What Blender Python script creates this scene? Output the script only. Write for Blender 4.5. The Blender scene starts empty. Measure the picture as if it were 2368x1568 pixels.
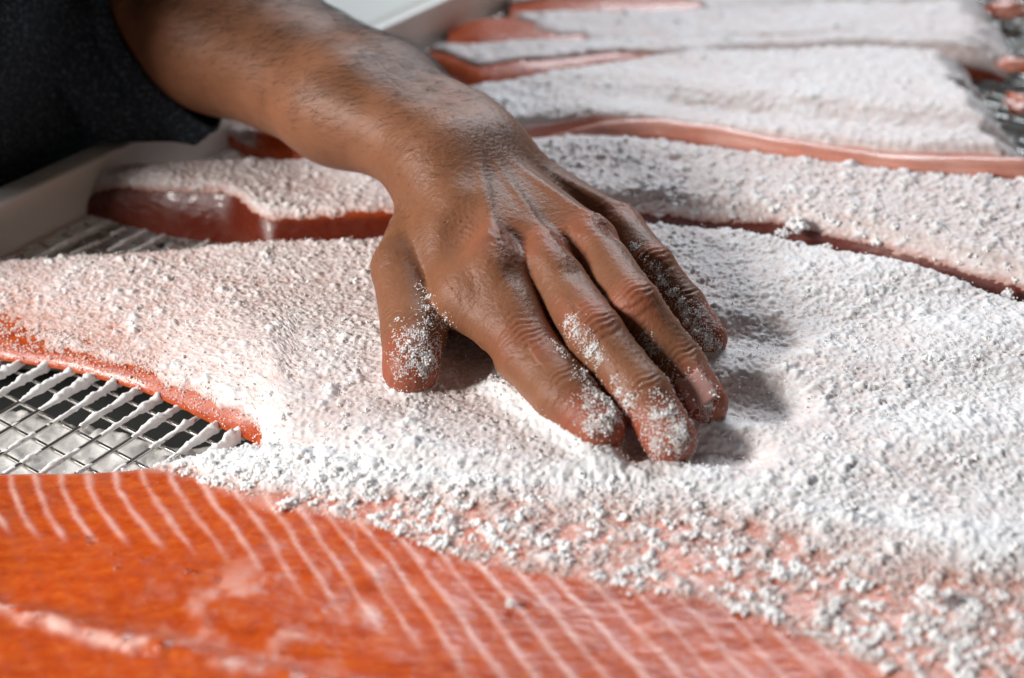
import bpy, math
import numpy as np
from mathutils import Vector, Matrix

# ------------------------------------------------------------------ camera, light, exposure
S = 0.001                                   # the scene is worked out in millimetres, built in metres
PW, PH = 2367.0, 1568.0
FP = 50 / 36 * PW
TH = math.radians(33.0); DIST = 530.0; ZS = 22.0
CAM = np.array([0, -DIST * math.cos(TH), ZS + DIST * math.sin(TH)])
FWD = np.array([0, math.cos(TH), -math.sin(TH)])
UPV = np.array([0, math.sin(TH), math.cos(TH)])
RT = np.array([1.0, 0, 0])
sc = bpy.context.scene
col = sc.collection
cd = bpy.data.cameras.new('camera'); cam = bpy.data.objects.new('camera', cd); col.objects.link(cam)
cam.location = Vector(CAM * S); cam.rotation_euler = (math.pi / 2 - TH, 0, 0)
cd.lens = 50; cd.sensor_width = 36; cd.clip_start = 0.02; cd.clip_end = 50
cd.dof.use_dof = True; cd.dof.focus_distance = 0.515; cd.dof.aperture_fstop = 6.3
sc.camera = cam
sc.view_settings.view_transform = 'Standard'; sc.view_settings.look = 'None'
sc.view_settings.exposure = 0.14; sc.view_settings.gamma = 1.0
w = bpy.data.worlds.new('World'); sc.world = w; w.use_nodes = True
bg = w.node_tree.nodes['Background']; bg.inputs['Color'].default_value = (1.0, 0.93, 0.84, 1); bg.inputs['Strength'].default_value = 0.035


def area(name, loc, target, sx, sy, power, colr):
    l = bpy.data.lights.new(name, 'AREA'); l.shape = 'RECTANGLE'; l.size = sx; l.size_y = sy
    l.energy = power; l.color = colr
    o = bpy.data.objects.new(name, l); col.objects.link(o); o.location = loc
    d = Vector(target) - Vector(loc); o.rotation_euler = d.to_track_quat('-Z', 'Y').to_euler()
    return o


area('window_light', (0.45, 1.5, 1.1), (0.12, 0.12, 0.0), 1.0, 0.7, 26, (0.86, 0.93, 1.0))
area('room_light', (-0.93, -0.36, 0.56), (0.02, 0.0, 0.02), 0.26, 0.26, 15.5, (1.0, 0.965, 0.93))
sc.cycles.max_bounces = 12; sc.cycles.diffuse_bounces = 9
sc.cycles.use_denoising = True

rng = np.random.default_rng(7)

# ------------------------------------------------------------------ helpers


def at(x, y, z):
    """photo point (2367 px wide) that lies z mm above the rack -> place in the scene"""
    d = FWD + RT * (x - PW / 2) / FP - UPV * (y - PH / 2) / FP
    return CAM + d * (z - CAM[2]) / d[2]


def smooth(a, n):
    if n < 1: return a
    k = np.hanning(2 * n + 3)[1:-1]; k /= k.sum()
    return np.convolve(np.pad(a, n, mode='edge'), k, mode='valid')


def sstep(a, b, x):
    t = np.clip((x - a) / (b - a), 0, 1); return t * t * (3 - 2 * t)


def hash2(i, j, seed):
    h = (i.astype(np.int64) * 374761393 + j.astype(np.int64) * 668265263 + seed * 974634777) & 0xFFFFFFFF
    h = ((h ^ (h >> 13)) * 1274126177) & 0xFFFFFFFF
    h = (h ^ (h >> 16)); h = (h * 2246822519) & 0xFFFFFFFF
    return ((h ^ (h >> 15)) & 0xFFFFFF) / float(0xFFFFFF)


def vnoise(u, v, seed=0):
    iu = np.floor(u); iv = np.floor(v); fu = u - iu; fv = v - iv
    fu = fu * fu * (3 - 2 * fu); fv = fv * fv * (3 - 2 * fv)
    a = hash2(iu, iv, seed); b = hash2(iu + 1, iv, seed); c = hash2(iu, iv + 1, seed); d = hash2(iu + 1, iv + 1, seed)
    return (a + (b - a) * fu) * (1 - fv) + (c + (d - c) * fu) * fv


def fbm(u, v, seed=0, o=4):
    s = 0; a = 1; t = 0
    for k in range(o):
        s = s + a * (vnoise(u, v, seed + k * 17) - .5); t += a; a *= .5
        u, v = u * 1.93 + v * .31, v * 1.93 - u * .17
    return s / t * 2


def cell(u, v, size, seed, r0=.35, r1=.75, soft=False):
    """rounded lumps: height in mm of packed half-balls of about `size` mm"""
    U = u / size; V = v / size; iu = np.floor(U); iv = np.floor(V); best = np.zeros_like(U)
    for a in (-1, 0, 1):
        for b in (-1, 0, 1):
            ci = iu + a; cj = iv + b
            dx = U - (ci + .1 + .8 * hash2(ci, cj, seed)); dy = V - (cj + .1 + .8 * hash2(ci, cj, seed + 1))
            r = r0 + (r1 - r0) * hash2(ci, cj, seed + 2) ** 1.5
            h = r * r - dx * dx - dy * dy
            hp = np.maximum(h, 0)
            best = np.maximum(best, hp / np.maximum(r, .05) * .95 if soft else np.sqrt(hp))
    return best * size


def new_mesh(name, V, Fq, mat, parent=None, smooth_shade=True, attrs=None):
    """V (n,3) mm, Fq (m,3|4) ints"""
    me = bpy.data.meshes.new(name)
    V = np.ascontiguousarray(V * S, dtype=np.float32); Fq = np.ascontiguousarray(Fq, dtype=np.int32)
    n, k = Fq.shape
    me.vertices.add(len(V)); me.vertices.foreach_set('co', V.ravel())
    me.loops.add(n * k); me.loops.foreach_set('vertex_index', Fq.ravel())
    me.polygons.add(n); me.polygons.foreach_set('loop_start', np.arange(0, n * k, k, dtype=np.int32))
    me.update(calc_edges=True)
    if smooth_shade: me.polygons.foreach_set('use_smooth', np.ones(n, dtype=bool))
    for an, av in (attrs or {}).items():
        at_ = me.attributes.new(an, 'FLOAT', 'POINT'); at_.data.foreach_set('value', np.ascontiguousarray(av, dtype=np.float32).ravel())
    if mat: me.materials.append(mat)
    o = bpy.data.objects.new(name, me); col.objects.link(o)
    if parent: o.parent = parent
    return o


def compact(V, Fq, attrs):
    used = np.zeros(len(V), bool); used[Fq.ravel()] = True
    idx = np.cumsum(used) - 1
    return V[used], idx[Fq], {k: a[used] for k, a in attrs.items()}


def grid_faces(nu, nv):
    i = np.arange(nu * nv).reshape(nu, nv)
    return np.stack([i[:-1, :-1], i[1:, :-1], i[1:, 1:], i[:-1, 1:]], -1).reshape(-1, 4)


def grid_normals(P):
    du = np.gradient(P, axis=0); dv = np.gradient(P, axis=1)
    n = np.cross(du, dv); l = np.linalg.norm(n, axis=2, keepdims=True); n = n / np.maximum(l, 1e-9)
    return n


def tag(o, label=None, cat=None, group=None, kind=None):
    if label: o['label'] = label
    if cat: o['category'] = cat
    if group: o['group'] = group
    if kind: o['kind'] = kind
    return o


def empty(name, loc):
    o = bpy.data.objects.new(name, None); col.objects.link(o); o.location = Vector(np.array(loc) * S)
    o.empty_display_size = .01
    return o


def adopt(o, parent):
    o.parent = parent; o.matrix_parent_inverse = Matrix.Translation(-parent.location)


# ------------------------------------------------------------------ materials
class NT:
    def __init__(s, name):
        s.m = bpy.data.materials.new(name); s.m.use_nodes = True; s.t = s.m.node_tree; s.b = s.t.nodes['Principled BSDF']

    def n(s, typ, **kw):
        nd = s.t.nodes.new(typ)
        for k, v in kw.items():
            if k in nd.inputs: nd.inputs[k].default_value = v
            else: setattr(nd, k, v)
        return nd

    def l(s, a, b): s.t.links.new(a, b)

    def noise(s, scale, detail=4, rough=.55, vec=None):
        nd = s.n('ShaderNodeTexNoise'); nd.inputs['Scale'].default_value = scale; nd.inputs['Detail'].default_value = detail
        nd.inputs['Roughness'].default_value = rough
        if vec is None:
            tc = s.n('ShaderNodeTexCoord'); vec = tc.outputs['Object']
        s.l(vec, nd.inputs['Vector']); return nd.outputs['Fac']

    def vec(s, scale):
        tc = s.n('ShaderNodeTexCoord'); mp = s.n('ShaderNodeMapping'); mp.inputs['Scale'].default_value = scale
        s.l(tc.outputs['Object'], mp.inputs['Vector']); return mp.outputs['Vector']

    def ramp(s, fac, stops):
        r = s.n('ShaderNodeValToRGB'); e = r.color_ramp.elements
        while len(e) < len(stops): e.new(.5)
        for el, (p, c) in zip(e, stops): el.position = p; el.color = (*c, 1)
        s.l(fac, r.inputs['Fac']); return r.outputs['Color']

    def mix(s, fac, a, b, mode='MIX'):
        m = s.n('ShaderNodeMix'); m.data_type = 'RGBA'; m.blend_type = mode
        for sock, v in ((m.inputs[0], fac), (m.inputs[6], a), (m.inputs[7], b)):
            if hasattr(v, 'is_linked'): s.l(v, sock)
            elif isinstance(v, tuple): sock.default_value = (*v, 1)
            else: sock.default_value = v
        return m.outputs[2]

    def attr(s, name):
        a = s.n('ShaderNodeAttribute'); a.attribute_name = name; return a.outputs['Fac']

    def math(s, op, a, b=0.0):
        m = s.n('ShaderNodeMath'); m.operation = op
        for i, v in enumerate((a, b)):
            if hasattr(v, 'is_linked'): s.l(v, m.inputs[i])
            else: m.inputs[i].default_value = v
        return m.outputs[0]

    def bump(s, h, strength, dist):
        b = s.n('ShaderNodeBump'); b.inputs['Strength'].default_value = strength; b.inputs['Distance'].default_value = dist
        s.l(h, b.inputs['Height']); s.l(b.outputs['Normal'], s.b.inputs['Normal'])

    def set(s, **kw):
        for k, v in kw.items():
            k = k.replace('_', ' ')
            sock = s.b.inputs[k]
            if hasattr(v, 'is_linked'): s.l(v, sock)
            elif isinstance(v, tuple) and len(v) == 3 and sock.type == 'RGBA': sock.default_value = (*v, 1)
            else: sock.default_value = v
        return s.m


def mat_salt():
    n = NT('salt')
    th = n.attr('thick')
    g = n.noise(900, 3, .6)
    wet = n.mix(g, (.46, .21, .15), (.68, .44, .38))
    dry = n.mix(n.noise(1400, 2, .5), (.88, .87, .88), (.95, .95, .96))
    f = n.ramp(th, [(.06, (0, 0, 0)), (.38, (.5,) * 3), (.95, (1, 1, 1))])
    c = n.mix(f, wet, dry)
    n.bump(n.noise(2200, 3, .7), .5, .0004)
    return n.set(Base_Color=c, Roughness=.5, Specular_IOR_Level=.4, Subsurface_Weight=.12, Subsurface_Radius=(.0028, .0018, .0016), Subsurface_Scale=.5)


def mat_grain():
    n = NT('salt_crystal')
    return n.set(Base_Color=n.mix(n.noise(700, 2), (.94, .935, .93), (.98, .98, .98)), Roughness=.35, Specular_IOR_Level=.5)


def mat_flesh():
    n = NT('salmon_flesh')
    fat = n.attr('fat'); deep = n.attr('deep')
    st = n.noise(70, 6, .68, n.vec((2.2, 4.5, 4)))
    fine = n.noise(330, 4, .7, n.vec((1.6, 5, 4)))
    base = n.ramp(st, [(.25, (.36, .034, .003)), (.5, (.54, .070, .006)), (.75, (.66, .140, .016))])
    base = n.mix(n.ramp(fine, [(.5, (0, 0, 0)), (.78, (.55, .55, .55))]), base, (.68, .19, .04))
    base = n.mix(deep, base, (.10, .012, .006))  # deeper red flesh; on the second side's cut face also painted shade
    c = n.mix(fat, base, (.86, .50, .42))
    n.bump(fine, .35, .0006)
    return n.set(Base_Color=c, Roughness=n.ramp(n.noise(90, 3), [(.3, (.18,) * 3), (.7, (.36,) * 3)]), Specular_IOR_Level=.5,
                 Subsurface_Weight=.2, Subsurface_Radius=(.005, .0014, .0005), Subsurface_Scale=.5, Coat_Weight=.16, Coat_Roughness=.08)


def mat_skin():
    n = NT('skin')
    red = n.attr('red')
    a = n.noise(55, 5, .6)
    base = n.ramp(a, [(.25, (.20, .082, .040)), (.75, (.30, .130, .068))])
    c = n.mix(n.math('MULTIPLY', red, .85), base, (.42, .085, .048))
    c = n.mix(n.ramp(n.noise(420, 3, .6), [(.4, (0, 0, 0)), (.8, (.35,) * 3)]), c, (.20, .085, .045))
    vor = n.n('ShaderNodeTexVoronoi'); vor.inputs['Scale'].default_value = 900; vor.feature = 'DISTANCE_TO_EDGE'
    n.l(n.vec((1, 1.4, 1)), vor.inputs['Vector'])
    h = n.math('ADD', n.math('MULTIPLY', vor.outputs['Distance'], 1.2), n.noise(700, 4, .7))
    n.bump(h, .28, .0005)
    return n.set(Base_Color=c, Roughness=.46, Specular_IOR_Level=.32, Subsurface_Weight=.18,
                 Subsurface_Radius=(.004, .0014, .0007), Subsurface_Scale=.7)


def mat_plain(name, c, rough=.5, metal=0., c2=None, sc_=40, bump=0., bs=200):
    n = NT(name)
    colr = n.mix(n.noise(sc_, 5, .6), c, c2) if c2 else c
    if bump: n.bump(n.noise(bs, 4, .6), .5, bump)
    return n.set(Base_Color=colr, Roughness=rough, Metallic=metal)


def mat_cloth():
    n = NT('shirt_fabric')
    vs = n.noise(1500, 3, .8)
    c = n.mix(n.noise(500, 4, .75), (.008, .012, .018), (.034, .048, .064))
    c = n.mix(n.ramp(n.noise(620, 3, .75), [(.5, (0, 0, 0)), (.66, (.8,) * 3)]), c, (.14, .17, .205))
    n.bump(vs, .5, .0008)
    return n.set(Base_Color=c, Roughness=.9, Specular_IOR_Level=.15, Sheen_Weight=.03)


M_SALT = mat_salt(); M_GRAIN = mat_grain(); M_FLESH = mat_flesh(); M_SKIN = mat_skin(); M_CLOTH = mat_cloth()
M_WIRE = mat_plain('steel_wire', (.80, .79, .77), .22, 1.0, (.55, .53, .50), 300)
M_TRAY = mat_plain('tray_plastic', (.86, .82, .75), .35, 0, (.88, .85, .79), 6)
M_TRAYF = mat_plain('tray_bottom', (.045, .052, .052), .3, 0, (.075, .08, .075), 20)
M_TABLE = mat_plain('table_laminate', (.80, .80, .76), .5, 0, (.74, .74, .70), 3)
M_HAIR = mat_plain('arm_hair', (.035, .018, .010), .45)
M_NAIL = mat_plain('fingernail', (.50, .25, .22), .28, 0, (.58, .33, .28), 90)
M_SLUSH = mat_plain('tray_salt', (.74, .72, .68), .5, 0, (.92, .91, .89), 90, .001, 500)

# ------------------------------------------------------------------ the hand: joints (mm)


def zc(zx, zy, z): return at(789 + zx * .4528, 394.5 + zy * .4528, z)


def far_step(p, zx, zy, L):
    q = zc(zx, zy, 0); d = q - CAM; d /= np.linalg.norm(d)
    o = CAM - p; b = o @ d; c = o @ o - L * L; h = max(b * b - c, 0)
    return CAM + d * (-b + math.sqrt(h))


def chain(pts, Ls, z0):
    p = [zc(*pts[0], z0)]
    for q, L in zip(pts[1:], Ls): p.append(far_step(p[-1], *q, L))
    return p


FING = {
    'index': (chain([(1308, 1315), (1135, 1145), (945, 930), (748, 455)], [18, 24, 42], ZS + 5.5), [9.4, 10.7, 11.4, 12.4]),
    'middle': (chain([(1678, 1370), (1540, 1150), (1300, 850), (1040, 470)], [18, 28, 45], ZS + 5), [9.0, 9.4, 9.9, 11.2]),
    'ring': (chain([(1850, 1190), (1722, 990), (1495, 690), (1270, 360)], [18, 26, 42], ZS + 5), [8.4, 8.8, 9.2, 10.4]),
    'pinky': (chain([(1872, 860), (1752, 690), (1590, 490), (1420, 290)], [17, 20, 33], ZS + 5), [7.1, 7.5, 8.0, 9.6]),
    'thumb': (chain([(352, 1015), (372, 830), (308, 500), (455, 190)], [20, 32, 44], ZS + 7.5), [9.9, 11.5, 11.2, 12.5]),
}
WR = far_step(FING['middle'][0][3], (1060 - 789) / .4528, (352 - 394.5) / .4528, 72)
ACR = FING['pinky'][0][3] - FING['index'][0][3]; ACR /= np.linalg.norm(ACR)
ALO = WR - FING['middle'][0][3]; ALO /= np.linalg.norm(ALO)
DOR = np.cross(ALO, ACR); DOR /= np.linalg.norm(DOR); DOR *= np.sign(DOR[2])
ARM = far_step(WR, (610 - 789) / .4528, (125 - 394.5) / .4528, 128)
ADIR = ARM - WR; ADIR /= np.linalg.norm(ADIR)
ELB = WR + ADIR * 300
PRIMS = []                                   # (group, a, b, ra, rb)


def cone(g, a, b, ra, rb): PRIMS.append((g, np.array(a), np.array(b), ra, rb))


for i, (nm, (J, R)) in enumerate(FING.items()):
    for k in range(3): cone(nm, J[k], J[k + 1], R[k], R[k + 1] if k < 2 or nm == 'thumb' else R[k + 1] * .93)
for nm, off, r in (('index', -15, 13), ('middle', -5, 13), ('ring', 5, 12.5), ('pinky', 14, 12)):
    m = FING[nm][0][3]; cb = WR - ALO * 6 + ACR * off - DOR * 2
    cone('palm', m - DOR * 2.0, cb, FING[nm][1][3] - .3, r)
    cone('palm', m - DOR * 12 + ALO * 8, cb - DOR * 6, 9, 11)          # fleshy underside
cone('palm', FING['thumb'][0][3], zc(500, 400, 46), 12, 11)
cone('palm', zc(500, 400, 46), zc(640, 640, 43), 11, 10)
cone('palm', zc(640, 640, 43), zc(800, 800, 39), 10, 9)
acr2 = ACR - ADIR * (ACR @ ADIR); acr2 /= np.linalg.norm(acr2)
for sgn, r0, r1, r2 in ((-1, 16, 20.5, 29.5), (1, 16.5, 21, 29.5)):
    cone('arm', WR + ACR * sgn * 10 - ALO * 4, WR + ADIR * 60 + acr2 * sgn * 12, r0, r1 + 1)
    cone('arm', WR + ADIR * 60 + acr2 * sgn * 12, WR + ADIR * 150 + acr2 * sgn * 9, r1 + 1, r2)
    cone('arm', WR + ADIR * 150 + acr2 * sgn * 9, ELB, r2, 36)
cone('arm', WR + ACR * 17 + ADIR * 12 + DOR * 4, WR + ACR * 15 + ADIR * 24 + DOR * 3, 11, 11)   # ulna head


def smin(a, b, k):
    h = np.clip(.5 + .5 * (b - a) / k, 0, 1)
    return b + (a - b) * h - k * h * (1 - h)


def seg(P, a, b, ra, rb):
    ab = (b - a).astype(np.float32); L2 = float(ab @ ab); a = a.astype(np.float32)
    d = P - a; t = np.clip((d @ ab) / L2, 0, 1)
    e = d - t[:, None] * ab
    return np.sqrt(np.einsum('ij,ij->i', e, e)) - (ra + (rb - ra) * t)


def hand_sdf(P):
    P = P.astype(np.float32); g = {}
    for (nm, a, b, ra, rb) in PRIMS:
        d = seg(P, a, b, ra, rb)
        g[nm] = d if nm not in g else smin(g[nm], d, {'palm': 9, 'arm': 14}.get(nm, 2.5))
    core = smin(g['palm'], g['arm'], 14)
    # hollows: between thumb and index bones, and the gutters between the knuckles
    out = core
    for nm in ('index', 'middle', 'ring', 'pinky', 'thumb'):
        out = smin(out, smin(core, g[nm], 3.5 if nm == 'thumb' else 5), .8)
    for c, r, dep in HOLLOWS:
        dd = np.sqrt(np.sum((P - c.astype(np.float32)) ** 2, 1)) / r
        out = out + dep * np.exp(-dd * dd)
    return out


HOLLOWS = [(zc(610, 300, 0), 9, 0)]


def on_surface(zx, zy):
    """walk the photo ray to the hand"""
    q = zc(zx, zy, 0); d = q - CAM; d /= np.linalg.norm(d); t = 300.0
    for _ in range(60):
        p = CAM + d * t; s = float(hand_sdf(p[None])[0])
        if s < .1: break
        t += s * .8
    return p


HOLLOWS = []
_h = [((622, 215), 7.5, 3.0), ((615, 285), 8.0, 4.2), ((606, 350), 7.0, 3.0), ((520, 280), 7, -1.3), ((715, 300), 6, -1.3), ((900, 330), 6.5, 1.6), ((1170, 380), 6, 2.0), ((1370, 300), 6, 2.0), ((1000, 250), 5, .8),
      ((900, 520), 5.5, 1.6), ((1200, 520), 5, 1.4)]
HOLLOWS = [(on_surface(*p), r, d) for p, r, d in _h]
# bumps: knuckles and extensor tendons
for p, r, d in [((755, 470), 8, -1.5), ((1050, 440), 7.5, -2.2), ((1270, 330), 6.5, -1.8), ((1430, 250), 6, -1.2), ((1000, 330), 4, -.8),
                ((960, 260), 4, -.6)]:
    HOLLOWS.append((on_surface(*p), r, d))


def surface_nets(lo, hi, h, f):
    n = np.ceil((hi - lo) / h).astype(int) + 1
    ax = [lo[i] + h * np.arange(n[i]) for i in range(3)]
    vol = np.full(n, 9.0, np.float32)
    # coarse pass, then only the blocks near the surface
    B = 8
    for i in range(0, n[0], B):
        for j in range(0, n[1], B):
            cz = np.arange(0, n[2], B)
            cen = np.stack([np.full(len(cz), lo[0] + h * (i + B / 2)), np.full(len(cz), lo[1] + h * (j + B / 2)), lo[2] + h * (cz + B / 2)], 1)
            dc = hand_sdf(cen)
            for k, dk in zip(cz, dc):
                sl = (slice(i, min(i + B, n[0])), slice(j, min(j + B, n[1])), slice(k, min(k + B, n[2])))
                if abs(dk) > B * h * 1.1 + 4: vol[sl] = dk; continue
                g = np.stack(np.meshgrid(ax[0][sl[0]], ax[1][sl[1]], ax[2][sl[2]], indexing='ij'), -1)
                vol[sl] = f(g.reshape(-1, 3)).reshape(g.shape[:3])
    s = vol < 0
    c = np.zeros(np.array(n) - 1, np.int8)
    for a in (0, 1):
        for b in (0, 1):
            for d in (0, 1): c += s[a:n[0] - 1 + a, b:n[1] - 1 + b, d:n[2] - 1 + d]
    act = (c > 0) & (c < 8); idx = -np.ones(act.shape, np.int64); ids = np.argwhere(act); idx[act] = np.arange(len(ids))
    V = lo + (ids + .5) * h
    quads = []
    for axis in range(3):
        sl0 = [slice(None)] * 3; sl1 = [slice(None)] * 3
        sl0[axis] = slice(0, -1); sl1[axis] = slice(1, None)
        a, b = s[tuple(sl0)], s[tuple(sl1)]
        for flip in (0, 1):
            m = (a & ~b) if flip == 0 else (~a & b)
            e = np.argwhere(m)
            o1, o2 = [k for k in range(3) if k != axis]
            e = e[(e[:, o1] > 0) & (e[:, o2] > 0) & (e[:, o1] < act.shape[o1]) & (e[:, o2] < act.shape[o2])]
            q = []
            for (u, v) in ((0, 0), (1, 0), (1, 1), (0, 1)):
                t = e.copy(); t[:, o1] -= u; t[:, o2] -= v; q.append(idx[t[:, 0], t[:, 1], t[:, 2]])
            q = np.stack(q, 1)
            if (flip == 0) == (axis == 1): q = q[:, ::-1]
            quads.append(q)
    return V, np.concatenate(quads)


def sdf_grad(P, e=.35):
    g = np.stack([hand_sdf(P + np.eye(3)[i] * e) - hand_sdf(P - np.eye(3)[i] * e) for i in range(3)], 1)
    l = np.linalg.norm(g, axis=1, keepdims=True); return g / np.maximum(l, 1e-6)


def subdivide(V, Q):
    """each quad -> four"""
    E = np.concatenate([Q[:, [0, 1]], Q[:, [1, 2]], Q[:, [2, 3]], Q[:, [3, 0]]]); Es = np.sort(E, 1)
    key = Es[:, 0] * (len(V) + 1) + Es[:, 1]; uk, inv = np.unique(key, return_inverse=True)
    a = uk // (len(V) + 1); b = uk % (len(V) + 1)
    mid = (V[a] + V[b]) / 2; cen = V[Q].mean(1)
    n0 = len(V); n1 = n0 + len(mid); m = len(Q); e = inv.reshape(4, m) + n0; c = np.arange(m) + n1
    NV = np.concatenate([V, mid, cen])
    NQ = np.concatenate([np.stack([Q[:, 0], e[0], c, e[3]], 1), np.stack([Q[:, 1], e[1], c, e[0]], 1),
                         np.stack([Q[:, 2], e[2], c, e[1]], 1), np.stack([Q[:, 3], e[3], c, e[2]], 1)])
    return NV, NQ


def finger_frame(nm, k):
    """origin at joint k, axis towards the tip, dorsal direction"""
    J = FING[nm][0]; a = J[k - 1] - J[k + 1] if k < 3 else J[k - 1] - J[k]
    a = a / np.linalg.norm(a)
    up = np.array([-.15, -.35, 1.0]) if nm != 'thumb' else np.array([-.9, -.1, .45])
    up = up - a * (up @ a); up /= np.linalg.norm(up)
    return J[k], a, up, np.cross(a, up)


def build_body():
    pts = np.concatenate([np.array([p[1], p[2]]) for p in PRIMS])
    cut = WR + ADIR * 235
    lo = np.array([min(pts[:, 0].min(), -1e9) if 0 else cut[0] - 45, -95.0, 8.0]); hi = np.array([90.0, cut[1] + 55, 135.0])

    def f(P):
        return np.maximum(hand_sdf(P), ((P - cut) @ ADIR).astype(np.float32))
    V, Q = surface_nets(lo, hi, 1.2, f)
    for _ in range(2):                        # relax and pull on to the surface
        g = sdf_grad(V); d = f(V); keep = ((V - cut) @ ADIR) < -3
        V = V - np.where(keep, np.clip(d, -1, 1), 0)[:, None] * g
    V, Q = subdivide(V, Q)
    N = sdf_grad(V); d = f(V); keep = ((V - cut) @ ADIR) < -3
    V = V - np.where(keep, np.clip(d, -.6, .6), 0)[:, None] * N
    N = sdf_grad(V)
    disp = np.zeros(len(V)); red = np.zeros(len(V))
    own = {}
    for nm in FING:
        own[nm] = np.min([seg(V.astype(np.float32), a_, b_, ra_, rb_) for (g_, a_, b_, ra_, rb_) in PRIMS if g_ == nm], axis=0) < 1.2
    PIPC = [-9.5, -6.8, -4.2, -1.8, .6, 3.0, 5.6, 8.6]
    for nm, (J, R) in FING.items():
        for k, cre, amp, wid in ((1, [-5.2, -3.0, -.8, 1.4, 3.8], .7, 5.5),) if nm == 'thumb' else ((2, PIPC, .68, 8.5), (1, [-4.4, -2.4, -.2, 2.2], .6, 4.2)):
            o, a, up, lt = finger_frame(nm, k); r = R[k]
            D = V - o; u = D @ a; v = D @ lt; near = (np.linalg.norm(D, axis=1) < 24)
            back = np.clip((N @ up - .15) / .5, 0, 1) * near
            wob = .35 * np.sin(v * .9 + hash(nm) % 7 * 0 + k)
            uu = u + wob + .045 * v * v * np.sign(u + .01) * np.minimum(np.abs(u) / 4, 1)
            for i, cpos in enumerate(cre):
                width = .62 + .14 * (i % 2)
                side = np.exp(-((v + (i % 3 - 1) * 2.0) / (r * .75)) ** 2)
                disp -= amp * (0.75 + .5 * ((i * 37) % 5) / 5) * np.exp(-((uu - cpos) / width) ** 2) * side * back * own[nm] * np.exp(-(cpos / wid) ** 2)
            disp += (.4 if k == 2 else .2) * np.exp(-(u / (r * .7)) ** 2) * back
            red += .22 * np.exp(-(u / 8) ** 2) * back * (k == 2)
        d0 = np.linalg.norm(V - J[0], axis=1); red += .75 * np.exp(-(d0 / 14.5) ** 4)
        red += .32 * np.exp(-(np.linalg.norm(V - J[3] - DOR * 8, axis=1) / 11) ** 2)
    # knuckle skin and fine lines over the back of the hand
    q = V @ ALO; p = V @ ACR
    hand = sstep(60, 40, np.abs((V - WR) @ ADIR)) * 0 + ((V - WR) @ ALO < 10)
    disp += hand * (.16 * fbm(p * .8, q * 1.9, 5, 3) + .12 * fbm(p * 2.2, q * .8, 6, 2))
    for nm in ('index', 'middle', 'ring', 'pinky'):
        c = FING[nm][0][3] + DOR * 9; dd = np.linalg.norm(V - c, axis=1)
        disp += .55 * fbm(p * .8, q * .6, 11, 3) * np.exp(-(dd / 9) ** 2)
        # extensor tendon from the knuckle towards the wrist
        wv = (WR + DOR * 12) - c; L = np.linalg.norm(wv); wv /= L; D = V - c; t = D @ wv; e = np.linalg.norm(D - t[:, None] * wv - 0, axis=1)
        off = np.abs((D - t[:, None] * wv) @ ACR)
        disp += 1.0 * np.exp(-(off / 2.4) ** 2) * sstep(-2, 8, t) * sstep(L * .8, L * .35, t) * (N @ DOR > .2)
    V2 = V + N * disp[:, None]
    red = np.clip(red, 0, 1)
    return V2, Q, N, red


BV, BQ, BN, BRED = build_body()
o_, q_ = BV, BQ
tip = FING['middle'][0][0]
person = new_mesh('person', BV, BQ, M_SKIN, attrs={'red': BRED})
tag(person, 'person in a dark shirt, bare forearm reaching down, hand pressed flat on the salted salmon', 'person')


def ray_px(p):
    v = np.asarray(p) - CAM; z = v @ FWD; return np.array([PW / 2 + FP * (v @ RT) / z, PH / 2 - FP * (v @ UPV) / z])
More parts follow.
